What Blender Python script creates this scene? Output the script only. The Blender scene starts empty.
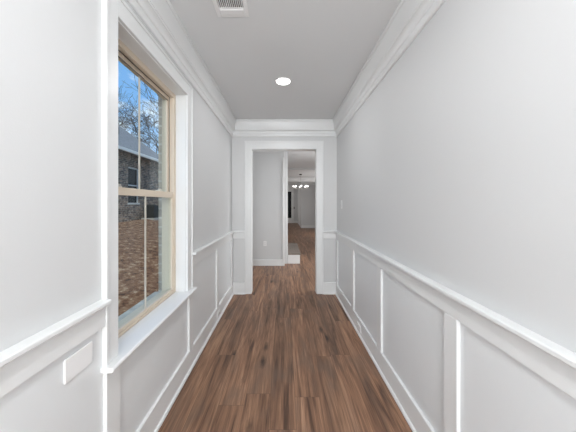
import bpy, bmesh, math, random
from mathutils import Vector, Matrix
PI = math.pi
S = bpy.context.scene
C = S.collection

# ------------------------------------------------------------------ camera
FPX = 245.0
CAMZ = 1.41
cam = bpy.data.objects.new('camera', bpy.data.cameras.new('camera'))
C.objects.link(cam)
cam.location = (0, 0, CAMZ)
cam.rotation_euler = (PI/2, 0, 0)
cam.data.sensor_width = 36.0
cam.data.lens = 36.0*FPX/576.0
cam.data.shift_x = 4.0/576.0
cam.data.shift_y = -12.5/576.0
cam.data.clip_start = 0.02
cam.data.clip_end = 300
S.camera = cam

# ------------------------------------------------------------------ exposure
S.view_settings.view_transform = 'Standard'
S.view_settings.look = 'None'
S.view_settings.exposure = 0.0
S.view_settings.gamma = 1.0
S.view_settings.use_curve_mapping = False

# ------------------------------------------------------------------ world
SKY_STRENGTH = 1.3
W = bpy.data.worlds.new('sky')
S.world = W
W.use_nodes = True
nt = W.node_tree
nt.nodes.clear()
N = nt.nodes.new
def L(a, b): nt.links.new(a, b)
tc = N('ShaderNodeTexCoord')
sep = N('ShaderNodeSeparateXYZ'); L(tc.outputs['Generated'], sep.inputs[0])
grad = N('ShaderNodeValToRGB'); L(sep.outputs['Z'], grad.inputs[0])
grad.color_ramp.elements[0].position = 0.0
grad.color_ramp.elements[0].color = (0.50, 0.66, 0.86, 1)
grad.color_ramp.elements[1].position = 0.75
grad.color_ramp.elements[1].color = (0.10, 0.27, 0.62, 1)
e = grad.color_ramp.elements.new(0.35); e.color = (0.19, 0.40, 0.76, 1)
cn = N('ShaderNodeTexNoise'); cn.inputs['Scale'].default_value = 3.4
cn.inputs['Detail'].default_value = 7; cn.inputs['Roughness'].default_value = 0.6
mp = N('ShaderNodeMapping'); mp.inputs['Scale'].default_value = (1, 1, 2.2)
mp.inputs['Location'].default_value = (3.1, 0.4, 1.0)
L(tc.outputs['Generated'], mp.inputs[0]); L(mp.outputs[0], cn.inputs[0])
cr = N('ShaderNodeValToRGB'); L(cn.outputs[0], cr.inputs[0])
cr.color_ramp.elements[0].position = 0.50; cr.color_ramp.elements[1].position = 0.66
mx = N('ShaderNodeMix'); mx.data_type = 'RGBA'
L(cr.outputs[0], mx.inputs[0]); L(grad.outputs[0], mx.inputs[6])
mx.inputs[7].default_value = (0.95, 0.96, 0.98, 1)
bg = N('ShaderNodeBackground'); bg.inputs[1].default_value = SKY_STRENGTH
L(mx.outputs[2], bg.inputs[0])
wo = N('ShaderNodeOutputWorld'); L(bg.outputs[0], wo.inputs[0])

# ------------------------------------------------------------------ sun, and added fill lights behind the camera and in the far rooms
sun = bpy.data.objects.new('sun', bpy.data.lights.new('sun', 'SUN'))
C.objects.link(sun)
sun.data.energy = 2.6
sun.data.angle = 0.01
sun.data.color = (1.0, 0.95, 0.88)
sun.rotation_euler = Vector((-0.20, 0.62, -0.70)).to_track_quat('-Z', 'Y').to_euler()

def area(name, loc, direction, sx, sy, power, col=(1, 1, 1)):
    d = bpy.data.lights.new(name, 'AREA')
    d.shape = 'RECTANGLE'; d.size = sx; d.size_y = sy
    d.energy = power; d.color = col
    o = bpy.data.objects.new(name, d); C.objects.link(o)
    o.location = loc
    o.rotation_euler = Vector(direction).to_track_quat('-Z', 'Y').to_euler()
    return o
# unseen area light added before the solid back wall to brighten the hallway
area('back_fill', (0.0, -2.14, 1.60), (0, 1, 0), 1.3, 2.0, 84, (0.965, 0.985, 1.0))
# unseen area lights added to brighten the foyer, passage and dining room
area('foyer_fill', (2.42, 5.2, 1.5), (-1, 0, 0), 1.8, 1.8, 66, (0.98, 0.99, 1.0))
area('passage_fill', (-1.5, 15.8, 1.5), (1, 0, 0), 1.8, 1.6, 16, (1.0, 0.97, 0.94))
area('dining_fill', (2.42, 10.8, 1.5), (-1, 0, 0), 3.0, 1.8, 36, (1.0, 0.98, 0.97))

# ------------------------------------------------------------------ materials
def mat(name, col, rough=0.5, metal=0.0, spec=0.5, emit=None, estr=0.0):
    m = bpy.data.materials.new(name); m.use_nodes = True
    b = m.node_tree.nodes['Principled BSDF']
    b.inputs['Base Color'].default_value = (*col, 1)
    b.inputs['Roughness'].default_value = rough
    b.inputs['Metallic'].default_value = metal
    b.inputs['Specular IOR Level'].default_value = spec
    if emit:
        b.inputs['Emission Color'].default_value = (*emit, 1)
        b.inputs['Emission Strength'].default_value = estr
    return m

def painted(name, col, rough, bump, scale):
    """paint with a faint roller texture"""
    m = mat(name, col, rough)
    n = m.node_tree; b = n.nodes['Principled BSDF']
    t = n.nodes.new('ShaderNodeTexCoord')
    z = n.nodes.new('ShaderNodeTexNoise'); z.inputs['Scale'].default_value = scale
    z.inputs['Detail'].default_value = 3
    n.links.new(t.outputs['Object'], z.inputs[0])
    bp = n.nodes.new('ShaderNodeBump'); bp.inputs['Strength'].default_value = bump
    bp.inputs['Distance'].default_value = 0.002
    n.links.new(z.outputs[0], bp.inputs['Height'])
    n.links.new(bp.outputs[0], b.inputs['Normal'])
    return m

M = {}
M['wall'] = painted('wall_paint', (0.655, 0.660, 0.662), 0.55, 0.15, 160)
M['wall_far'] = painted('far_wall_paint', (0.66, 0.67, 0.675), 0.6, 0.15, 160)
M['ceiling'] = painted('ceiling_paint', (0.75, 0.76, 0.765), 0.8, 0.15, 120)
M['trim'] = painted('white_trim_paint', (0.79, 0.80, 0.80), 0.32, 0.05, 90)
M['panel'] = painted('panel_paint', (0.77, 0.79, 0.80), 0.35, 0.05, 90)
M['plastic'] = mat('white_plastic', (0.88, 0.88, 0.88), 0.3)
M['vinyl'] = painted('almond_vinyl', (0.72, 0.62, 0.50), 0.45, 0.1, 60)
M['grille'] = mat('cream_grille', (0.66, 0.63, 0.55), 0.5)
M['dark'] = mat('dark_slot', (0.03, 0.03, 0.03), 0.7)
M['gasket'] = mat('dark_gasket', (0.05, 0.05, 0.05), 0.6)
M['metal_dark'] = mat('dark_metal', (0.10, 0.09, 0.08), 0.4, 0.8)
M['steel'] = mat('brushed_nickel', (0.55, 0.53, 0.50), 0.35, 0.9)
M['lens'] = mat('lamp_lens', (0.9, 0.9, 0.9), 0.4, emit=(1, 0.98, 0.95), estr=9.0)
M['globe'] = mat('lit_globe', (0.95, 0.95, 0.95), 0.3, emit=(1, 0.97, 0.92), estr=3.5)
M['bark'] = mat('bark', (0.040, 0.032, 0.026), 0.9)
M['gutter'] = mat('white_gutter', (0.62, 0.62, 0.60), 0.5)
M['condenser'] = mat('condenser_metal', (0.045, 0.05, 0.05), 0.6, 0.3)
M['concrete'] = mat('concrete_pad', (0.38, 0.37, 0.35), 0.9)

def math_node(n, op, a, b=None):
    x = n.nodes.new('ShaderNodeMath'); x.operation = op
    for i, v in enumerate((a, b)):
        if v is None: continue
        if isinstance(v, (int, float)): x.inputs[i].default_value = v
        else: n.links.new(v, x.inputs[i])
    return x.outputs[0]

def glass(name, tint, refl):
    m = bpy.data.materials.new(name); m.use_nodes = True
    n = m.node_tree; n.nodes.clear()
    tr = n.nodes.new('ShaderNodeBsdfTransparent'); tr.inputs[0].default_value = (*tint, 1)
    gl = n.nodes.new('ShaderNodeBsdfGlossy'); gl.inputs['Roughness'].default_value = 0.0
    gl.inputs[0].default_value = (1, 1, 1, 1)
    lw = n.nodes.new('ShaderNodeLayerWeight'); lw.inputs[0].default_value = 0.5
    fr = n.nodes.new('ShaderNodeMapRange'); fr.inputs[3].default_value = 0.012; fr.inputs[4].default_value = refl
    n.links.new(math_node(n, 'POWER', lw.outputs['Facing'], 4.0), fr.inputs[0])
    mix = n.nodes.new('ShaderNodeMixShader')
    n.links.new(fr.outputs[0], mix.inputs[0]); n.links.new(tr.outputs[0], mix.inputs[1]); n.links.new(gl.outputs[0], mix.inputs[2])
    o = n.nodes.new('ShaderNodeOutputMaterial'); n.links.new(mix.outputs[0], o.inputs[0])
    return m
M['glass'] = glass('window_glass', (0.95, 0.985, 0.965), 0.35)
M['glass_dark'] = mat('dark_glass', (0.006, 0.006, 0.007), 0.25, spec=0.15)

def plank_material():
    m = bpy.data.materials.new('oak_planks'); m.use_nodes = True
    n = m.node_tree; b = n.nodes['Principled BSDF']; K = n.links.new
    mn = lambda op, a, c=None: math_node(n, op, a, c)
    t = n.nodes.new('ShaderNodeTexCoord')
    s = n.nodes.new('ShaderNodeSeparateXYZ'); K(t.outputs['Object'], s.inputs[0])
    PW, PL = 0.178, 1.5
    u = mn('DIVIDE', mn('ADD', s.outputs[0], 20.035), PW)
    row = mn('FLOOR', u); fu = mn('FRACT', u)
    wn = n.nodes.new('ShaderNodeTexWhiteNoise'); wn.noise_dimensions = '1D'; K(mn('ADD', row, 0.37), wn.inputs['W'])
    v = mn('ADD', mn('DIVIDE', mn('ADD', s.outputs[1], 30.0), PL), wn.outputs['Value'])
    colid = mn('FLOOR', v); fv = mn('FRACT', v)
    pid = mn('ADD', mn('MULTIPLY', row, 17.31), mn('MULTIPLY', colid, 5.73))
    w2 = n.nodes.new('ShaderNodeTexWhiteNoise'); w2.noise_dimensions = '1D'; K(pid, w2.inputs['W'])
    rnd = w2.outputs['Value']
    w3 = n.nodes.new('ShaderNodeTexWhiteNoise'); w3.noise_dimensions = '1D'; K(mn('ADD', pid, 91.7), w3.inputs['W'])
    # vector per plank
    def vec(sx, sy, k):
        c = n.nodes.new('ShaderNodeCombineXYZ')
        K(mn('MULTIPLY', s.outputs[0], sx), c.inputs[0]); K(mn('MULTIPLY', s.outputs[1], sy), c.inputs[1])
        K(mn('MULTIPLY', rnd, k), c.inputs[2]); return c.outputs[0]
    def noise(v_, sc, det, ro, dist=0.0):
        z = n.nodes.new('ShaderNodeTexNoise'); z.inputs['Scale'].default_value = sc
        z.inputs['Detail'].default_value = det; z.inputs['Roughness'].default_value = ro
        z.inputs['Distortion'].default_value = dist
        K(v_, z.inputs[0]); return z.outputs[0]
    g1 = noise(vec(15, 0.95, 60), 1.0, 6, 0.60, 1.3)      # broad figure
    g2 = noise(vec(150, 4.0, 90), 1.0, 4, 0.6, 0.2)      # fine streaks
    g3 = noise(vec(7, 2.2, 30), 1.0, 3, 0.5, 0.6)        # blotches
    r1 = n.nodes.new('ShaderNodeValToRGB'); K(g1, r1.inputs[0])
    el = r1.color_ramp.elements
    el[0].position = 0.30; el[0].color = (0.085, 0.043, 0.026, 1)
    el[1].position = 0.72; el[1].color = (0.43, 0.250, 0.154, 1)
    x = el.new(0.50); x.color = (0.265, 0.142, 0.084, 1)
    # streak multiply
    st = n.nodes.new('ShaderNodeMapRange'); K(g2, st.inputs[0])
    st.inputs[1].default_value = 0.3; st.inputs[2].default_value = 0.7; st.inputs[3].default_value = 0.62; st.inputs[4].default_value = 1.26
    vm = n.nodes.new('ShaderNodeVectorMath'); vm.operation = 'SCALE'; K(r1.outputs[0], vm.inputs[0]); K(st.outputs[0], vm.inputs[3])
    # plank tone
    pt = n.nodes.new('ShaderNodeMapRange'); K(w3.outputs['Value'], pt.inputs[0]); pt.inputs[3].default_value = 0.86; pt.inputs[4].default_value = 1.14
    vm2 = n.nodes.new('ShaderNodeVectorMath'); vm2.operation = 'SCALE'; K(vm.outputs[0], vm2.inputs[0]); K(pt.outputs[0], vm2.inputs[3])
    # grey weathering patches
    gm = n.nodes.new('ShaderNodeMapRange'); K(g3, gm.inputs[0]); gm.inputs[1].default_value = 0.52; gm.inputs[2].default_value = 0.72
    gm.inputs[3].default_value = 0.0; gm.inputs[4].default_value = 0.6
    mg = n.nodes.new('ShaderNodeMix'); mg.data_type = 'RGBA'; K(gm.outputs[0], mg.inputs[0]); K(vm2.outputs[0], mg.inputs[6])
    mg.inputs[7].default_value = (0.15, 0.102, 0.076, 1)
    # knots
    kv = n.nodes.new('ShaderNodeTexVoronoi'); kv.feature = 'F1'; kv.inputs['Scale'].default_value = 1.0
    K(vec(6.5, 2.1, 40), kv.inputs[0])
    kd = mn('ADD', kv.outputs['Distance'], mn('MULTIPLY', mn('SUBTRACT', noise(vec(60, 14, 10), 1.0, 3, 0.6), 0.5), 0.22))
    km = n.nodes.new('ShaderNodeMapRange'); K(kd, km.inputs[0]); km.inputs[1].default_value = 0.06; km.inputs[2].default_value = 0.22
    km.inputs[3].default_value = 0.95; km.inputs[4].default_value = 0.0
    ks = n.nodes.new('ShaderNodeSeparateColor'); K(kv.outputs['Color'], ks.inputs[0])
    kk = mn('MULTIPLY', km.outputs[0], mn('GREATER_THAN', ks.outputs[0], 0.52))
    mk = n.nodes.new('ShaderNodeMix'); mk.data_type = 'RGBA'; K(kk, mk.inputs[0]); K(mg.outputs[2], mk.inputs[6])
    mk.inputs[7].default_value = (0.035, 0.020, 0.013, 1)
    # seams
    eu = mn('MULTIPLY', mn('MINIMUM', fu, mn('SUBTRACT', 1.0, fu)), PW)
    ev = mn('MULTIPLY', mn('MINIMUM', fv, mn('SUBTRACT', 1.0, fv)), PL)
    ed = mn('MINIMUM', eu, ev)
    sm = n.nodes.new('ShaderNodeMapRange'); K(ed, sm.inputs[0]); sm.inputs[1].default_value = 0.0006; sm.inputs[2].default_value = 0.0022
    sm.inputs[3].default_value = 0.5; sm.inputs[4].default_value = 0.0
    ms = n.nodes.new('ShaderNodeMix'); ms.data_type = 'RGBA'; K(sm.outputs[0], ms.inputs[0]); K(mk.outputs[2], ms.inputs[6])
    ms.inputs[7].default_value = (0.03, 0.018, 0.012, 1)
    K(ms.outputs[2], b.inputs['Base Color'])
    b.inputs['Roughness'].default_value = 0.42
    b.inputs['Specular IOR Level'].default_value = 0.4
    bp = n.nodes.new('ShaderNodeBump'); bp.inputs['Strength'].default_value = 0.25; bp.inputs['Distance'].default_value = 0.002
    K(mn('SUBTRACT', g2, mn('MULTIPLY', sm.outputs[0], 1.2)), bp.inputs['Height']); K(bp.outputs[0], b.inputs['Normal'])
    return m
M['planks'] = plank_material()

def brick_material(name, c1, c2, mortar, swap):
    m = bpy.data.materials.new(name); m.use_nodes = True
    n = m.node_tree; b = n.nodes['Principled BSDF']; K = n.links.new
    t = n.nodes.new('ShaderNodeTexCoord')
    s = n.nodes.new('ShaderNodeSeparateXYZ'); K(t.outputs['Object'], s.inputs[0])
    c = n.nodes.new('ShaderNodeCombineXYZ')
    K(math_node(n, 'ADD', s.outputs[0], s.outputs[1]), c.inputs[0]); K(s.outputs[2], c.inputs[1])
    br = n.nodes.new('ShaderNodeTexBrick'); K(c.outputs[0], br.inputs[0])
    br.inputs['Color1'].default_value = (*c1, 1); br.inputs['Color2'].default_value = (*c2, 1)
    br.inputs['Mortar'].default_value = (*mortar, 1)
    br.inputs['Scale'].default_value = 1.0; br.inputs['Brick Width'].default_value = 0.21
    br.inputs['Row Height'].default_value = 0.076; br.inputs['Mortar Size'].default_value = 0.008
    br.inputs['Bias'].default_value = 0.0
    nz = n.nodes.new('ShaderNodeTexNoise'); nz.inputs['Scale'].default_value = 9; nz.inputs['Detail'].default_value = 5
    K(t.outputs['Object'], nz.inputs[0])
    mr = n.nodes.new('ShaderNodeMapRange'); K(nz.outputs[0], mr.inputs[0]); mr.inputs[1].default_value = .3; mr.inputs[2].default_value = .7
    mr.inputs[3].default_value = swap; mr.inputs[4].default_value = 1.35
    vm = n.nodes.new('ShaderNodeVectorMath'); vm.operation = 'SCALE'; K(br.outputs[0], vm.inputs[0]); K(mr.outputs[0], vm.inputs[3])
    K(vm.outputs[0], b.inputs['Base Color']); b.inputs['Roughness'].default_value = 0.9
    bp = n.nodes.new('ShaderNodeBump'); bp.inputs['Strength'].default_value = 0.6; bp.inputs['Distance'].default_value = 0.006; bp.invert = True
    K(br.outputs['Fac'], bp.inputs['Height']); K(bp.outputs[0], b.inputs['Normal'])
    return m
M['brick'] = brick_material('tumbled_brick', (0.36, 0.25, 0.18), (0.13, 0.10, 0.085), (0.42, 0.39, 0.34), 0.4)
M['brick_own'] = brick_material('own_brick', (0.50, 0.44, 0.37), (0.40, 0.35, 0.30), (0.55, 0.52, 0.47), 0.8)

def noise_material(name, cols, scale, stretch=(1, 1, 1), rough=0.9, bump=0.5, dist=0.02, detail=8):
    m = bpy.data.materials.new(name); m.use_nodes = True
    n = m.node_tree; b = n.nodes['Principled BSDF']; K = n.links.new
    t = n.nodes.new('ShaderNodeTexCoord')
    mp = n.nodes.new('ShaderNodeMapping'); mp.inputs['Scale'].default_value = stretch; K(t.outputs['Object'], mp.inputs[0])
    z = n.nodes.new('ShaderNodeTexNoise'); z.inputs['Scale'].default_value = scale; z.inputs['Detail'].default_value = detail
    z.inputs['Roughness'].default_value = 0.7; K(mp.outputs[0], z.inputs[0])
    r = n.nodes.new('ShaderNodeValToRGB'); K(z.outputs[0], r.inputs[0])
    el = r.color_ramp.elements
    el[0].position = 0.30; el[0].color = (*cols[0], 1); el[1].position = 0.72; el[1].color = (*cols[-1], 1)
    for i, c in enumerate(cols[1:-1]):
        x = el.new(0.30 + 0.42*(i+1)/(len(cols)-1)); x.color = (*c, 1)
    K(r.outputs[0], b.inputs['Base Color']); b.inputs['Roughness'].default_value = rough
    bp = n.nodes.new('ShaderNodeBump'); bp.inputs['Strength'].default_value = bump; bp.inputs['Distance'].default_value = dist
    K(z.outputs[0], bp.inputs['Height']); K(bp.outputs[0], b.inputs['Normal'])
    return m
M['dirt'] = noise_material('dirt_and_straw', [(0.045, 0.020, 0.010), (0.19, 0.090, 0.045), (0.27, 0.16, 0.09), (0.52, 0.42, 0.30)], 6.5, (1.5, 1.0, 1), detail=15, dist=0.05)
for e_, p_ in zip(M['dirt'].node_tree.nodes['Color Ramp'].color_ramp.elements, (0.36, 0.48, 0.56, 0.68)): e_.position = p_
M['shingles'] = noise_material('grey_shingles', [(0.13, 0.14, 0.155), (0.19, 0.20, 0.22), (0.26, 0.27, 0.29)], 9.0, (1, 1, 3))
M['tread'] = noise_material('stair_wood', [(0.16, 0.13, 0.11), (0.26, 0.22, 0.19)], 20.0, (3, 0.3, 1), 0.45, 0.1, 0.002)

# ------------------------------------------------------------------ mesh helpers
def link(o, parent=None):
    C.objects.link(o)
    if parent is not None: o.parent = parent
    return o

class MB:
    def __init__(self): self.bm = bmesh.new()
    def box(self, x0, x1, y0, y1, z0, z1):
        r = bmesh.ops.create_cube(self.bm, size=1.0)
        for v in r['verts']:
            v.co = Vector((x0+(v.co.x+.5)*(x1-x0), y0+(v.co.y+.5)*(y1-y0), z0+(v.co.z+.5)*(z1-z0)))
        return self
    def loft(self, a, b):
        """solid between two matching polygons of 3D points"""
        va = [self.bm.verts.new(p) for p in a]; vb = [self.bm.verts.new(p) for p in b]
        k = len(a)
        for i in range(k):
            self.bm.faces.new((va[i], va[(i+1) % k], vb[(i+1) % k], vb[i]))
        self.bm.faces.new(va[::-1]); self.bm.faces.new(vb)
        return self
    def cyl(self, p0, p1, r0, r1=None, seg=24):
        r1 = r0 if r1 is None else r1
        p0 = Vector(p0); p1 = Vector(p1); d = (p1-p0).normalized()
        up = Vector((0, 0, 1)) if abs(d.z) < 0.9 else Vector((1, 0, 0))
        a = d.cross(up).normalized(); b = d.cross(a)
        pa = [p0+(a*math.cos(2*PI*i/seg)+b*math.sin(2*PI*i/seg))*r0 for i in range(seg)]
        pb = [p1+(a*math.cos(2*PI*i/seg)+b*math.sin(2*PI*i/seg))*r1 for i in range(seg)]
        return self.loft(pa, pb)
    def sphere(self, c, r, seg=20):
        rr = bmesh.ops.create_uvsphere(self.bm, u_segments=seg, v_segments=seg//2, radius=r)
        for v in rr['verts']: v.co += Vector(c)
        return self
    def ring(self, c, ri, ro, z0, z1, seg=40, lip=0.0):
        """annulus lying flat, with a tapered inner lip"""
        prof = [(ri, z1), (ro, z1), (ro, z0+0.002), (ro-0.002, z0), (ri+lip, z0)]
        cx, cy = c
        rows = []
        for i in range(seg):
            t = 2*PI*i/seg
            rows.append([self.bm.verts.new((cx+r*math.cos(t), cy+r*math.sin(t), z)) for r, z in prof])
        k = len(prof)
        for i in range(seg):
            for j in range(k):
                self.bm.faces.new((rows[i][j], rows[(i+1) % seg][j], rows[(i+1) % seg][(j+1) % k], rows[i][(j+1) % k]))
        return self
    def build(self, name, m, parent=None, bevel=0.0, smooth=False, origin=None):
        bmesh.ops.recalc_face_normals(self.bm, faces=self.bm.faces)
        if origin is not None:
            bmesh.ops.translate(self.bm, verts=self.bm.verts, vec=-Vector(origin))
        me = bpy.data.meshes.new(name); self.bm.to_mesh(me); self.bm.free()
        if smooth:
            for p in me.polygons: p.use_smooth = True
        me.materials.append(m)
        o = bpy.data.objects.new(name, me); link(o, parent)
        if origin is not None: o.location = origin
        if bevel:
            md = o.modifiers.new('bevel', 'BEVEL'); md.width = bevel; md.segments = 2; md.limit_method = 'ANGLE'
            md.harden_normals = False
        return o

def struct(o, label=None):
    o['kind'] = 'structure'
    if label: o['label'] = label
    return o
def tag(o, label, cat, group=None, kind=None):
    o['label'] = label; o['category'] = cat
    if group: o['group'] = group
    if kind: o['kind'] = kind
    return o
def empty(name, loc=(0, 0, 0)):
    o = bpy.data.objects.new(name, None); link(o); o.location = loc; o.empty_display_size = 0.05
    return o
def part(mb, name, m, root, bevel=0.0, smooth=False):
    """mesh built in world space, stored relative to its parent's base"""
    off = Vector((0, 0, 0)); r = root
    while r is not None: off += r.location; r = r.parent
    bmesh.ops.translate(mb.bm, verts=mb.bm.verts, vec=-off)
    return mb.build(name, m, root, bevel, smooth)

# ------------------------------------------------------------------ dimensions
XL, XR = -0.8125, 0.828
YE = 3.83          # end wall face
YT = 3.97          # its far side
YB = -2.2          # wall behind the camera
H = 2.70
WT = 0.02          # board thickness
DY0, DY1 = -0.507, 0.504    # opening in the end wall
DH = 2.255
WY0, WY1, WZ0, WZ1 = 1.172, 2.030, 0.683, 2.312  # window opening
RX0, RX1 = -1.6, 2.5        # foyer sides
YF1, YF2 = 14.1, 17.7       # far walls
XO = -1.04                  # outer brick face

# ------------------------------------------------------------------ floor / ceiling / walls
struct(MB().box(-0.95, XR+0.1, YB-0.1, YT, -0.1, 0).build('floor', M['planks']), 'brown oak plank floor running down the hallway')
struct(MB().box(RX0-0.1, RX1+0.1, YT, YF2+0.1, -0.1, 0).build('floor', M['planks']), 'brown oak plank floor beyond the cased opening')
struct(MB().box(-0.95, XR+0.1, YB-0.1, YT, H, H+0.12).build('ceiling', M['ceiling']), 'flat grey hallway ceiling')
struct(MB().box(RX0-0.1, RX1+0.1, YT, 9.1, H, H+0.22).build('ceiling', M['ceiling']), 'foyer ceiling beyond the cased opening')
struct(MB().box(RX0-0.1, RX1+0.1, 9.1, YF2+0.1, 2.72, 2.92).build('ceiling', M['ceiling']), 'ceiling of the far dining room')

# left wall with the window opening: inner leaf + brick veneer
def wall_with_hole(xa, xb, y0, y1, z0, z1):
    mb = MB()
    mb.box(xa, xb, y0, WY0, z0, z1); mb.box(xa, xb, WY1, y1, z0, z1)
    mb.box(xa, xb, WY0, WY1, z0, WZ0-0.022); mb.box(xa, xb, WY0, WY1, WZ1, z1)
    return mb
struct(wall_with_hole(-0.95, XL, YB-0.1, YE, 0, H).build('wall_left', M['wall']), 'grey painted hallway wall with the tall window')
struct(wall_with_hole(XO, -0.9505, YB-0.1, YT, -0.6, H+0.3).build('wall_left_outside', M['brick_own']), 'pale brick outer face of the left wall')
struct(MB().box(XR, XR+0.1, YB-0.1, YE, 0, H).build('wall_right', M['wall']), 'plain grey painted hallway wall opposite the window')
mb = MB(); mb.box(-0.95, DY0-0.016, YE, YT, 0, H); mb.box(DY1+0.016, XR+0.1, YE, YT, 0, H); mb.box(DY0-0.016, DY1+0.016, YE, YT, DH+0.016, H)
struct(mb.build('wall_end', M['wall']), 'end wall of the hallway around the cased opening')
struct(MB().box(XL, XR, YB-0.1, YB, 0, H).build('wall_back', M['wall']), 'wall behind the photographer')

# foyer and far rooms
struct(MB().box(RX0, 0.0015, 5.56, 5.70, 0, H).build('wall_foyer', M['wall_far']), 'foyer wall facing the hallway')
struct(MB().box(RX0-0.1, RX0, YT, YF2+0.1, 0, 2.8).build('wall_foyer_left', M['wall_far']))
struct(MB().box(RX1, RX1+0.1, YT, YF2+0.1, 0, 2.8).build('wall_foyer_right', M['wall_far']))
mb = MB(); mb.box(RX0, -0.95, YT-0.06, YT, 0, H); mb.box(XR+0.1, RX1, YT-0.06, YT, 0, H)
struct(mb.build('wall_foyer_front', M['wall_far']))
struct(MB().box(RX0, 0.088, 5.74, 5.86, 0, H).build('wall_stair_front', M['wall']), 'wall end at the foot of the stairs')
struct(MB().box(RX0, 0.10, 7.30, 7.42, 0, H).build('wall_stair_back', M['wall_far']), 'wall beyond the stairs')
struct(MB().box(0.985, RX1, YF1, YF1+0.12, 0, 2.8).build('wall_dining_right', M['wall_far']), 'grey far wall right of the passage')
struct(MB().box(RX0, 0.985, YF2, YF2+0.1, 0, 2.8).build('wall_dining_end', M['wall_far']), 'farthest grey wall holding the glazed door')
struct(MB().box(0.985, 1.10, YF1+0.12, YF2, 0, 2.8).build('wall_passage', M['wall_far']))
struct(MB().box(RX0, RX1, 9.0, 9.1, 2.655, H).build('trim_9', M['wall_far'], bevel=0.004), 'shallow ceiling beam between foyer and dining room')

# ------------------------------------------------------------------ trim
def crown_profile():
    """(out from wall, drop from ceiling)"""
    pts = [(0, 0.248), (0.012, 0.248), (0.017, 0.242), (0.017, 0.204), (0.025, 0.199), (0.026, 0.192)]
    for i in range(1, 6):                                  # small cove
        t = i/6*PI/2
        pts.append((0.026+0.022*(1-math.cos(t)), 0.192-0.028*math.sin(t)))
    pts += [(0.047, 0.162), (0.055, 0.160), (0.055, 0.148), (0.059, 0.146)]
    for i in range(1, 8):                                  # long shallow curve
        t = i/8
        pts.append((0.059+0.015*t**1.6, 0.146-0.112*t))
    pts += [(0.075, 0.030), (0.083, 0.027), (0.083, 0.0), (0, 0)]
    return pts
def rail_profile(z):
    """chair rail cap: (out, z)"""
    return [(0, z-0.032), (WT+0.001, z-0.032), (WT+0.001, z-0.021), (0.043, z-0.021), (0.047, z-0.017), (0.047, z-0.004), (0.044, z), (0, z)]
def run_y(prof, side, y0, y1, m0=0, m1=0, xw=None):
    """extrude profile along y on the left (side=-1) or right wall; m = +1 mitre in at that end"""
    x = xw if xw is not None else (XL if side < 0 else XR)
    A = [(x - side*p, y0 + m0*p, z) for p, z in prof]
    B = [(x - side*p, y1 - m1*p, z) for p, z in prof]
    return A, B
def run_x(prof, y, x0, x1, m0=0, m1=0):
    A = [(x0 + m0*p, y-p, z) for p, z in prof]
    B = [(x1 - m1*p, y-p, z) for p, z in prof]
    return A, B
CP = [(p, H-d) for p, d in crown_profile()]
struct(MB().loft(*run_y(CP, -1, YB, YE, 0, 1)).build('trim_1', M['trim']), 'white crown moulding above the window wall')
struct(MB().loft(*run_y(CP, 1, YB, YE, 0, 1)).build('trim_2', M['trim']), 'white crown moulding along the right wall')
struct(MB().loft(*run_x(CP, YE, XL, XR, 1, 1)).build('trim_3', M['trim']), 'white crown moulding above the cased opening')
C2 = [(p, 2.72-d) for p, d in crown_profile()]
mb = MB(); mb.loft(*run_x(C2, YF1, 0.985, RX1)); mb.loft(*run_x(C2, YF2, RX0, 0.985))
mb.loft(*run_x([(p, 2.72-d*0.8) for p, d in crown_profile()], 12.4, RX0, RX1)); mb.box(RX0, RX1, 12.4, 12.6, 2.53, 2.72)
struct(mb.build('trim_5', M['trim']), 'header beam and crown moulding in the far dining room')

RZ = 0.985        # top of chair rail
BB = 0.865        # bottom of frieze board
RP = rail_profile(RZ)
BH = 0.165        # baseboard
stiles = [(-1.34, -1.25), (-0.51, -0.42), (0.32, 0.41), (1.147, 1.24), (2.045, 2.135), (2.86, 2.95)]

# right wall
struct(MB().loft(*run_y(RP, 1, YB, YE, 0, 1)).build('trim_6', M['trim'], bevel=0.001), 'white chair rail along the right wall')
mb = MB(); mb.box(XR-WT, XR, YB, YE-WT, BB, RZ-0.032)
for a, b in stiles + [(3.73, YE-WT)]: mb.box(XR-WT, XR, a, b, BH, BB)
struct(mb.build('trim_7', M['trim'], bevel=0.0015), 'white wainscot frame boards on the right wall')
def base_run(mb, side, y0, y1):
    x = XL if side < 0 else XR
    prof = [(0, 0), (0.034, 0), (0.034, 0.008), (0.031, 0.016), (0.024, 0.021), (WT, 0.022), (WT, BH-0.004), (WT-0.004, BH), (0, BH)]
    return mb.loft(*run_y(prof, side, y0, y1, 0, 1))
struct(base_run(MB(), 1, YB, YE).build('baseboard_right', M['trim']), 'white baseboard with shoe moulding along the right wall')

# left wall
CY0, CY1 = 1.090, 2.127       # outer edges of the window casing
mb = MB(); mb.loft(*run_y(RP, -1, YB, CY0)); mb.loft(*run_y(RP, -1, CY1, YE, 0, 1))
struct(mb.build('trim_8', M['trim'], bevel=0.001), 'white chair rail along the window wall')
mb = MB(); mb.box(XL, XL+WT, YB, CY0, BB, RZ-0.032); mb.box(XL, XL+WT, CY1, YE-WT, BB, RZ-0.032)
for a, b in stiles[:3] + [(3.73, YE-WT), (2.905, 2.995)]: mb.box(XL, XL+WT, a, b, BH, BB)
for a, b in [(1.097, 1.187), (2.055, 2.140)]: mb.box(XL, XL+WT, a, b, BH, WZ0-0.024)
struct(mb.build('trim_10', M['trim'], bevel=0.0015), 'white wainscot frame boards on the window wall')
struct(base_run(MB(), -1, YB, YE).build('baseboard_left', M['trim']), 'white baseboard with shoe moulding under the window')
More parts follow.
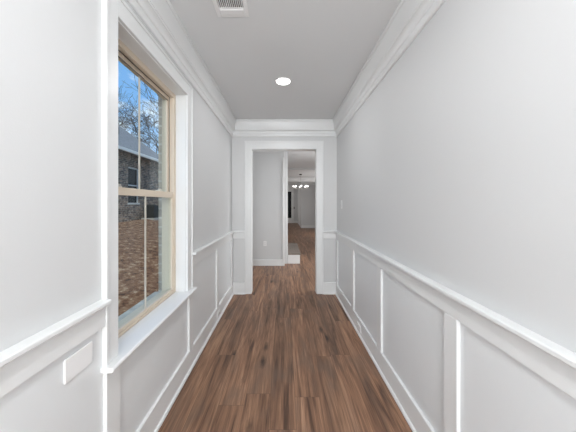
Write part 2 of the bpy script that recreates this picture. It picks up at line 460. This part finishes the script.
# painted panel fields behind the boards
for nm, x0, x1 in (('trim_11', XL, XL+0.003), ('trim_12', XR-0.003, XR)):
    mb = MB()
    if x0 < 0:
        mb.box(x0, x1, YB, 1.097, BH, BB); mb.box(x0, x1, 1.187, 2.055, BH, WZ0-0.024); mb.box(x0, x1, 2.140, YE-WT, BH, BB)

    else: mb.box(x0, x1, YB, YE-WT, BH, BB)
    struct(mb.build(nm, M['panel']))

# end wall wainscot pieces either side of the casing
CO0, CO1 = -0.6125, 0.614
mb = MB(); mb.loft(*run_x(RP, YE, XL, CO0, 1, 0)); mb.loft(*run_x(RP, YE, CO1, XR, 0, 1))
struct(mb.build('trim_13', M['trim'], bevel=0.001), 'chair rail returns beside the cased opening')
mb = MB()
for a, b in ((XL+WT, CO0), (CO1, XR-WT)):
    mb.box(a, b, YE-WT+0.001, YE, BB, RZ-0.032)
struct(mb.build('trim_14', M['trim'], bevel=0.0015))
prof = [(0, 0), (0.034, 0), (0.034, 0.008), (0.031, 0.016), (0.024, 0.021), (WT, 0.022), (WT, BH+0.011), (WT-0.004, BH+0.015), (0, BH+0.015)]
mb = MB(); mb.loft(*run_x(prof, YE, XL, CO0, 1, 0)); mb.loft(*run_x(prof, YE, CO1, XR, 0, 1))
struct(mb.build('baseboard_end', M['trim']), 'baseboard either side of the cased opening')

# cased opening
r = struct(empty('door_1', (0, YE, 0)), 'white cased opening at the end of the hallway')
CT = 0.024
def casing(x0, x1, x2, x3, zt, y, s):
    """flat casing with outer backband; s=-1 faces the hallway"""
    mb = MB()
    ya, yb = sorted((y, y+s*0.018)); yc, yd = sorted((y, y+s*0.028))
    bw = 0.022
    mb.box(x0+bw, x1, ya, yb, 0, zt-bw); mb.box(x2, x3-bw, ya, yb, 0, zt-bw); mb.box(x1, x2, ya, yb, DH+0.004, zt-bw)
    mb.box(x0, x0+bw, yc, yd, 0, zt); mb.box(x3-bw, x3, yc, yd, 0, zt); mb.box(x0+bw, x3-bw, yc, yd, zt-bw, zt)
    return mb
part(casing(CO0, DY0-0.004, DY1+0.004, CO1, 2.383, YE, -1), 'casing', M['trim'], r, 0.0025)
part(casing(CO0, DY0-0.004, DY1+0.004, CO1, 2.383, YT, 1), 'casing', M['trim'], r, 0.0025)
mb = MB(); mb.box(DY0-0.016, DY0, YE-0.001, YT+0.001, 0, DH); mb.box(DY1, DY1+0.016, YE-0.001, YT+0.001, 0, DH)
mb.box(DY0-0.016, DY1+0.016, YE-0.001, YT+0.001, DH, DH+0.016)
part(mb, 'jamb', M['trim'], r, 0.001)

# ------------------------------------------------------------------ window_1
w = struct(empty('window_1', (XL, (WY0+WY1)/2, WZ0)), 'tall double hung window with almond frame and white casing')
mb = MB()
ct = XL+0.018; bk = XL+0.024; bw = 0.016; CZ = 2.412
mb.box(XL, ct, CY0+bw, WY0+0.004, WZ0, CZ-bw); mb.box(XL, ct, WY1-0.004, CY1-bw, WZ0, CZ-bw); mb.box(XL, ct, WY0+0.004, WY1-0.004, WZ1-0.004, CZ-bw)
mb.box(XL, bk, CY0, CY0+bw, WZ0, CZ); mb.box(XL, bk, CY1-bw, CY1, WZ0, CZ); mb.box(XL, bk, CY0+bw, CY1-bw, CZ-bw, CZ)
part(mb, 'casing', M['trim'], w, 0.002)
XF = -0.893                          # inner face of the vinyl frame
mb = MB(); mb.box(XF, XL+0.001, WY0, WY0+0.010, WZ0, WZ1); mb.box(XF, XL+0.001, WY1-0.010, WY1, WZ0, WZ1); mb.box(XF, XL+0.001, WY0, WY1, WZ1-0.010, WZ1)
part(mb, 'reveal', M['trim'], w)
mb = MB()                            # stool with rounded nose and horns
mb.box(XF, XL+0.002, WY0, WY1, WZ0-0.024, WZ0)
nose = [(0, WZ0-0.024), (0.050, WZ0-0.024), (0.057, WZ0-0.019), (0.060, WZ0-0.012), (0.057, WZ0-0.004), (0.050, WZ0), (0, WZ0)]
mb.loft(*run_y(nose, -1, CY0-0.008, CY1+0.014))
part(mb, 'stool', M['trim'], w, 0.0015)
# vinyl master frame
a, b, c, d = WY0+0.010, WY1-0.010, WZ0, WZ1-0.010
XB = -0.995
mb = MB()
FW = 0.026
mb.box(XB, XF, a-0.01, a+FW, c, d+0.01); mb.box(XB, XF, b-FW, b+0.01, c, d+0.01)
mb.box(XB, XF, a+FW, b-FW, d-FW, d+0.01); mb.box(XB, XF, a+FW, b-FW, c, c+0.016)
# inner stops giving the stepped look
mb.box(-0.915, XF, a+FW, a+FW+0.006, c+0.016, d-FW); mb.box(-0.915, XF, b-FW-0.006, b-FW, c+0.016, d-FW)
mb.box(-0.915, XF, a+FW, b-FW, d-FW-0.008, d-FW)
part(mb, 'window_frame', M['vinyl'], w, 0.0015)
mb = MB(); mb.box(-0.934, -0.931, a+FW, b-FW, d-FW-0.003, d-FW); mb.box(-0.934, -0.931, b-FW-0.002, b-FW, 1.50, d-FW)
part(mb, 'weather_strip', M['gasket'], w)
def sash(name, x0, x1, z0, z1, top, bot, st, muntin_w):
    ya, yb = a+FW+0.001, b-FW-0.001
    mb = MB()
    mb.box(x0, x1, ya, ya+st, z0, z1); mb.box(x0, x1, yb-st, yb, z0, z1)
    mb.box(x0, x1, ya+st, yb-st, z1-top, z1); mb.box(x0, x1, ya+st, yb-st, z0, z0+bot)
    s_ = part(mb, name, M['vinyl'], w, 0.002)
    xm = (x0+x1)/2
    part(MB().box(xm-0.002, xm+0.002, ya+st, yb-st, z0+bot, z1-top), 'pane', M['glass'], s_)
    ym = 1.604
    part(MB().box(xm+0.0025, xm+0.0065, ym-muntin_w/2, ym+muntin_w/2, z0+bot, z1-top), 'muntin', M['grille'], s_, 0.001)
    return s_
up = sash('upper_sash', -0.968, -0.936, 1.462, d-FW-0.002, 0.030, 0.042, 0.022, 0.017)
lo = sash('lower_sash', -0.927, -0.897, c+0.017, 1.500, 0.044, 0.022, 0.024, 0.017)
part(MB().box(-0.9345, -0.9335, a+FW+0.02, b-FW-0.02, d-FW-0.040, d-FW-0.033), 'gasket', M['gasket'], up)
up['label'] = 'upper window sash behind the meeting rail'; lo['label'] = 'lower window sash with sash locks'
for yy in (1.335, 1.79):
    mb = MB(); mb.box(-0.925, -0.900, yy-0.028, yy+0.028, 1.500, 1.507)
    mb.cyl((-0.912, yy, 1.507), (-0.912, yy, 1.517), 0.010, seg=16); mb.box(-0.916, -0.908, yy, yy+0.034, 1.510, 1.517)
    part(mb, 'sash_lock', M['grille'], lo, 0.001)
# brick sill outside
part(MB().box(XO-0.03, XB, WY0+0.001, WY1-0.001, WZ0-0.06, WZ0-0.002), 'brick_sill', M['brick_own'], w, 0.003)

# ------------------------------------------------------------------ fixtures in the hallway
# recessed light
def downlight(x, y, label, watts):
    t = tag(empty('recessed_light', (x, y, H)), label, 'ceiling light')
    part(MB().ring((x, y), 0.068, 0.088, H-0.006, H-0.0005, lip=0.006), 'trim_ring', M['plastic'], t, smooth=False)
    part(MB().cyl((x, y, H-0.004), (x, y, H-0.0008), 0.0685, seg=40), 'lens', M['lens'], t)
    d = bpy.data.lights.new('bulb', 'AREA'); d.shape = 'DISK'; d.size = 0.14; d.energy = watts; d.color = (0.97, 0.98, 1.0)
    o = bpy.data.objects.new('bulb', d); link(o, t); o.location = (0, 0, -0.008)
downlight(-0.008, 2.585, 'small round lit recessed downlight in the hallway ceiling', 7)
downlight(-0.008, 0.30, 'unseen recessed downlight added in the ceiling above the photographer', 12)  # out of view, added for more light from overhead

# supply vent
t = tag(empty('ceiling_vent', (-0.346, 1.50, H)), 'white rectangular louvred air vent in the ceiling near the window', 'air vent')
vx0, vx1, vy0, vy1 = -0.455, -0.238, 1.32, 1.686
z0, z1 = H-0.008, H-0.0005
mb = MB(); ix0, ix1, iy0, iy1 = vx0+0.028, vx1-0.028, vy0+0.028, vy1-0.078
def slope(mb, p, q):
    mb.loft(p, q)
mb.box(vx0, ix0, vy0, vy1, z0, z1); mb.box(ix1, vx1, vy0, vy1, z0, z1)
mb.box(ix0, ix1, vy0, iy0, z0, z1); mb.box(ix0, ix1, iy1, vy1, z0, z1)
part(mb, 'vent_frame', M['plastic'], t, 0.003)
part(MB().box(ix0, ix1, iy0, iy1, H-0.0018, H-0.0006), 'duct_opening', M['dark'], t)
mb = MB()
k = 13
for i in range(k):
    x = ix0 + (i+0.5)*(ix1-ix0)/k
    mb.loft([(x-0.003, iy0, z0-0.001), (x-0.0012, iy0, z0-0.001), (x+0.003, iy0, H-0.002), (x+0.0012, iy0, H-0.002)],
            [(x-0.003, iy1, z0-0.001), (x-0.0012, iy1, z0-0.001), (x+0.003, iy1, H-0.002), (x+0.0012, iy1, H-0.002)])
mb.box(ix0, ix1, (iy0+iy1)/2-0.003, (iy0+iy1)/2+0.003, z0-0.002, H-0.002)
part(mb, 'louvres', M['plastic'], t)
part(MB().box(ix0+0.004, ix1-0.004, iy1+0.010, iy1+0.050, z0-0.004, z0), 'raised_bar', M['plastic'], t, 0.002)

# blank cover plate on left wainscot
t = tag(MB().box(XL+0.003, XL+0.010, 0.898, 1.028, 0.745, 0.834).build('wall_plate', M['plastic'], bevel=0.003), 'blank white cover plate in the left wainscot panel before the window', 'cover plate')

# light switch, right wall
t = tag(empty('light_switch', (XR, 3.51, 1.395)), 'white light switch on the right wall near the end of the hallway', 'light switch')
part(MB().box(XR-0.006, XR, 3.475, 3.545, 1.335, 1.455), 'cover_plate', M['plastic'], t, 0.002)
part(MB().loft([(XR-0.006, 3.493, 1.362), (XR-0.006, 3.527, 1.362), (XR-0.007, 3.527, 1.362), (XR-0.007, 3.493, 1.362)],
               [(XR-0.006, 3.493, 1.428), (XR-0.006, 3.527, 1.428), (XR-0.011, 3.527, 1.428), (XR-0.011, 3.493, 1.428)]), 'rocker', M['trim'], t)

def outlet(side, yc, zc, label, xface, along='y'):
    t = tag(empty('power_outlet', (xface, yc, zc)), label, 'power outlet')
    s = -side
    def bx(o0, o1, u0, u1, v0, v1):
        xa, xb = sorted((xface+s*o0, xface+s*o1))
        return MB().box(xa, xb, yc+u0, yc+u1, zc+v0, zc+v1)
    part(bx(0, 0.008, -0.060, 0.060, -0.040, 0.036), 'cover_plate', M['plastic'], t, 0.002)
    for k in (-0.021, 0.021):
        f = part(bx(0.008, 0.0095, k-0.016, k+0.016, -0.017, 0.017), 'receptacle', M['trim'], t, 0.001)
        for z in (-0.007, 0.006):
            xa, xb = sorted((xface+s*0.0096, xface+s*0.0102))
            part(MB().box(xa, xb, yc+k-0.005, yc+k+0.006, zc+z-0.0018, zc+z+0.0018), 'slot', M['dark'], f)
    return t
outlet(1, 2.63, 0.082, 'white power outlet laid sideways in the right baseboard', XR-WT)
outlet(-1, 2.95, 0.082, 'white power outlet laid sideways in the left baseboard', XL+WT)

# ------------------------------------------------------------------ foyer and beyond
struct(MB().box(RX0, -0.028, 5.542, 5.56, 0, 0.14).build('baseboard_foyer', M['trim'], bevel=0.003), 'white baseboard on the foyer wall')
mb = MB(); mb.box(-0.030, 0.014, 5.535, 5.56, 0, H-0.25); mb.box(0.002, 0.014, 5.5605, 5.70, 0, H-0.0005)
struct(mb.build('trim_15', M['trim'], bevel=0.002), 'white corner board ending the foyer wall')
t = tag(empty('power_outlet', (-0.43, 5.56, 0.50)), 'white power outlet low on the foyer wall beyond the opening', 'power outlet')
part(MB().box(-0.466, -0.394, 5.554, 5.56, 0.445, 0.56), 'cover_plate', M['plastic'], t, 0.002)
for zc in (0.482, 0.524):
    part(MB().box(-0.446, -0.414, 5.5525, 5.554, zc-0.015, zc+0.015), 'receptacle', M['trim'], t, 0.001)

# stairs going up to the left
t = tag(empty('staircase', (0.1, 6.5, 0)), 'bottom step of a staircase with white riser and grey brown tread', 'stairs')
sx = 0.375
for i in range(4):
    x1 = sx-i*0.27; zt = 0.235+i*0.19; zb = 0 if i == 0 else zt-0.19
    y0, y1 = (5.745, 7.42) if i == 0 else (5.861, 7.299)
    xin = 0.102 if i == 0 else x1-0.27
    if i == 0:
        part(MB().box(0.095, x1, 5.745, 7.28, 0, zt-0.028), 'riser', M['trim'], t, 0.002)
        part(MB().box(0.095, x1+0.012, 5.735, 7.29, zt-0.028, zt), 'tread', M['tread'], t, 0.004)
    else:
        part(MB().box(x1-0.27, x1-0.012, y0, y1, 0, zt-0.028), 'riser', M['trim'], t)
        part(MB().box(x1-0.27, x1+0.012-0.012, y0, y1, zt-0.028, zt), 'tread', M['tread'], t, 0.002)

# far baseboards
struct(MB().box(0.985, RX1, YF1-0.02, YF1, 0, 0.15).build('baseboard_dining_right', M['trim']), 'white baseboard under the far right wall')
struct(MB().box(0.60, 0.985, YF2-0.02, YF2, 0, 0.15).build('baseboard_dining_end', M['trim']))
# glazed door in the farthest wall
r = struct(empty('door_2', (0.1, YF2, 0)), 'distant white door with a dark narrow glass pane')
dx0, dx1 = -0.30, 0.60
mb = MB(); mb.box(dx0-0.1, dx0, YF2-0.03, YF2, 0, 2.40); mb.box(dx1, dx1+0.1, YF2-0.03, YF2, 0, 2.40); mb.box(dx0-0.1, dx1+0.1, YF2-0.03, YF2, 2.40, 2.51)
part(mb, 'casing', M['trim'], r, 0.003)
mb = MB(); mb.box(dx0, 0.36-0.25, YF2-0.02, YF2, 0, 2.40); mb.box(0.53, dx1, YF2-0.02, YF2, 0, 2.40)
mb.box(0.11, 0.53, YF2-0.02, YF2, 0, 0.36); mb.box(0.11, 0.53, YF2-0.02, YF2, 2.27, 2.40)
part(mb, 'door_leaf', M['trim'], r, 0.002)
part(MB().box(0.11, 0.53, YF2-0.010, YF2-0.004, 0.36, 2.27), 'glass_pane', M['glass_dark'], r)
part(MB().cyl((0.57, YF2-0.02, 1.02), (0.57, YF2-0.07, 1.02), 0.03, seg=16), 'door_knob', M['steel'], r)

# light switch on far wall
t = tag(MB().box(0.76-0.06, 0.76, YF2-0.008, YF2, 1.02, 1.16).build('light_switch', M['metal_dark']), 'tiny dark switch on the farthest wall right of the glazed door', 'light switch')

# chandelier
cx, cy = 0.735, 10.9
t = tag(empty('chandelier', (cx, cy, 2.72)), 'chandelier with a row of lit white globes in the far dining room', 'chandelier')
part(MB().cyl((cx, cy, 2.72), (cx, cy, 2.675), 0.065, 0.05), 'canopy', M['metal_dark'], t, 0.003)
part(MB().cyl((cx, cy, 2.675), (cx, cy, 2.05), 0.006, seg=10), 'rod', M['steel'], t)
part(MB().sphere((cx, cy, 2.05), 0.03, 16), 'hub', M['steel'], t, smooth=True)
for i in range(8):
    an = 2*PI*i/8+0.04
    px_, py_ = cx+0.32*math.cos(an), cy+0.32*math.sin(an)
    mb = MB(); mb.cyl((cx, cy, 2.05), (px_, py_, 2.06), 0.006, seg=8); mb.cyl((px_, py_, 2.06), (px_, py_, 2.12), 0.018, 0.022, seg=14)
    ar = part(mb, 'arm', M['steel'], t)
    part(MB().sphere((px_, py_, 2.175), 0.031, 16), 'globe', M['globe'], ar, smooth=True)

# ------------------------------------------------------------------ outside
random.seed(7)
# ground rising towards the neighbouring house
bm = bmesh.new()
nx, ny = 60, 90
def gz(x, y):
    t = min(1.0, max(0.0, (-1.04-x)/5.4))
    z = -0.35 + 1.02*t*t*(3-2*t)*1.0
    if x < -6.5: z = 0.67 + 0.02*(-6.5-x)
    return z
rows = []
for i in range(nx+1):
    x = -1.04 - 34*(i/nx)**1.8
    rr = []
    for j in range(ny+1):
        y = -4 + 62*(j/ny)
        b_ = 0.06*math.sin(x*1.9+0.7*y)*math.sin(y*1.3) + random.uniform(-0.012, 0.012)
        rr.append(bm.verts.new((x, y, gz(x, y)+(b_ if x > -6.2 and i > 1 else 0))))
    rows.append(rr)
for i in range(nx):
    for j in range(ny):
        bm.faces.new((rows[i][j], rows[i][j+1], rows[i+1][j+1], rows[i+1][j]))
bmesh.ops.recalc_face_normals(bm, faces=bm.faces)
me = bpy.data.meshes.new('ground'); bm.to_mesh(me); bm.free(); me.materials.append(M['dirt'])
for p in me.polygons: p.use_smooth = True
g = bpy.data.objects.new('ground', me); link(g); struct(g, 'bare brown dirt yard scattered with straw outside the window')

# neighbouring brick house with hip roof
hx, hy1, hy0 = -6.5, 12.9, 1.0
ez = 3.50; ex = -6.1; ey = 13.3
house = tag(empty('brick_house', (-11, 6.5, 0.6)), 'neighbouring brown brick house with grey shingle roof seen through the window', 'house')
mb = MB()
wy0, wy1, wz0, wz1 = 10.22, 10.96, 1.42, 2.95
mb.box(-15.5, hx, hy0, wy0, 0.3, ez); mb.box(-15.5, hx, wy1, hy1, 0.3, ez)
mb.box(-15.5, hx, wy0, wy1, 0.3, wz0); mb.box(-15.5, hx, wy0, wy1, wz1, ez); mb.box(-15.5, hx-0.12, wy0, wy1, wz0, wz1)
part(mb, 'brick_wall', M['brick'], house)
# roof: hip solid
m_ = 0.92; ry = 4.9
x2 = -15.9; ey0 = 0.6
rx = (ex+x2)/2; rise = (ex-rx)*m_; inset = (ex-rx)
bmr = MB(); bm = bmr.bm
base = [(ex, ey0, ez), (ex, ey, ez), (x2, ey, ez), (x2, ey0, ez)]
vb = [bm.verts.new(p) for p in base]; vt = [bm.verts.new((p[0], p[1], p[2]+0.05)) for p in base]
r0 = bm.verts.new((rx, ey0+inset, ez+rise)); r1 = bm.verts.new((rx, ey-inset, ez+rise))
for i in range(4): bm.faces.new((vb[i], vb[(i+1) % 4], vt[(i+1) % 4], vt[i]))
bm.faces.new(vb[::-1])
bm.faces.new((vt[0], vt[1], r1, r0)); bm.faces.new((vt[1], vt[2], r1)); bm.faces.new((vt[2], vt[3], r0, r1)); bm.faces.new((vt[3], vt[0], r0))
roof = part(bmr, 'roof', M['shingles'], house)
part(MB().box(ex, ex+0.11, ey0, ey, ez-0.10, ez+0.02), 'gutter', M['gutter'], house, 0.01)
part(MB().cyl((ex+0.05-0.3, 12.85, 0.6), (ex+0.05-0.3, 12.85, ez-0.05), 0.04, seg=12), 'downspout', M['gutter'], house)
part(MB().cyl((-7.0, 10.3, 4.1), (-7.0, 10.3, 4.62), 0.06, seg=14), 'vent_pipe', M['condenser'], roof)
f = MB(); q = 0.05
f.box(hx-0.10, hx-0.03, wy0, wy0+q, wz0, wz1); f.box(hx-0.10, hx-0.03, wy1-q, wy1, wz0, wz1)
f.box(hx-0.10, hx-0.03, wy0+q, wy1-q, wz1-q, wz1); f.box(hx-0.10, hx+0.03, wy0-0.04, wy1+0.04, wz0-0.05, wz0+0.02)
f.box(hx-0.10, hx-0.03, wy0+q, wy1-q, (wz0+wz1)/2-0.025, (wz0+wz1)/2+0.025)
wn_ = part(f, 'window', M['gutter'], house, 0.003)
part(MB().box(hx-0.09, hx-0.07, wy0+q, wy1-q, wz0+0.02, wz1-q), 'pane', M['glass_dark'], wn_)

# air conditioner condenser
ax, ay, az = -6.12, 11.3, 0.72
t = tag(empty('air_conditioner', (ax, ay, az)), 'dark air conditioner condenser standing against the neighbouring brick wall', 'air conditioner')
part(MB().box(ax-0.30, ax+0.30, ay-0.30, ay+0.30, az-0.15, az+0.03), 'pad', M['concrete'], t, 0.01)
mb = MB(); mb.box(ax-0.22, ax+0.22, ay-0.22, ay+0.22, az+0.03, az+0.60)
for i in range(13):
    zz = az+0.07+i*0.04
    mb.box(ax-0.235, ax+0.235, ay-0.235, ay+0.235, zz, zz+0.012)
part(mb, 'louvred_cabinet', M['condenser'], t)
mb = MB(); mb.ring((ax, ay), 0.17, 0.21, az+0.60, az+0.64, seg=24)
for rr in (0.05, 0.10, 0.15): mb.ring((ax, ay), rr-0.004, rr+0.004, az+0.625, az+0.64, seg=20)
for i in range(8):
    an = i*PI/4; mb.cyl((ax, ay, az+0.63), (ax+0.18*math.cos(an), ay+0.18*math.sin(an), az+0.63), 0.005, seg=6)
part(mb, 'fan_grille', M['condenser'], t)

# bare trees
def tree(x, y, z, h, seed, label, spread=1.0, r0=0.17):
    rnd = random.Random(seed)
    t = tag(empty('bare_tree', (x, y, z)), label, 'tree', 'leafless trees behind the brick house')
    trunk = MB(); tw = MB()
    def tube(mb, p, q, ra, rb, seg):
        mb.cyl(p, q, ra, rb, seg=seg)
    def grow(p, d, ln, rad, depth):
        q = p; n = 3 if depth < 5 else 2
        for k in range(n):
            d = (d + Vector((rnd.gauss(0, .13), rnd.gauss(0, .13), rnd.gauss(0.03, .09)))).normalized()
            q2 = q + d*ln/n; r2 = max(rad*0.88, 0.011)
            tube(trunk if depth < 2 else tw, q, q2, rad, r2, 7 if depth < 2 else (4 if depth < 4 else 3))
            q = q2; rad = r2
            if depth < 6 and (k > 0 or depth > 0):
                for _ in range(1 if depth != 0 else 2):
                    ax_ = d.cross(Vector((rnd.uniform(-1, 1), rnd.uniform(-1, 1), rnd.uniform(-.3, .3)))).normalized()
                    nd = (Matrix.Rotation(rnd.uniform(.45, 1.0)*spread, 3, ax_) @ d)
                    nd.z = nd.z*0.9+0.12
                    grow(q, nd.normalized(), ln*rnd.uniform(.58, .78), rad*rnd.uniform(.5, .68), depth+1)
    grow(Vector((x, y, z)), Vector((0, 0, 1)), h*0.42, r0, 0)
    part(trunk, 'trunk', M['bark'], t); part(tw, 'branches', M['bark'], t)
tree(-9.0, 17.2, 0.7, 8.8, 3, 'leafless tree at the far corner of the brick house', r0=0.15)
tree(-14.5, 23.0, 0.7, 11.5, 5, 'leafless tree rising nearest behind the roof of the brick house', r0=0.22)
tree(-21.5, 35.0, 0.8, 17.0, 12, 'broad leafless tree further back beyond the roof', r0=0.28, spread=0.9)
tree(-27.0, 50.0, 0.8, 25.0, 8, 'farthest and tallest leafless tree against the pale clouds', r0=0.36, spread=0.85)
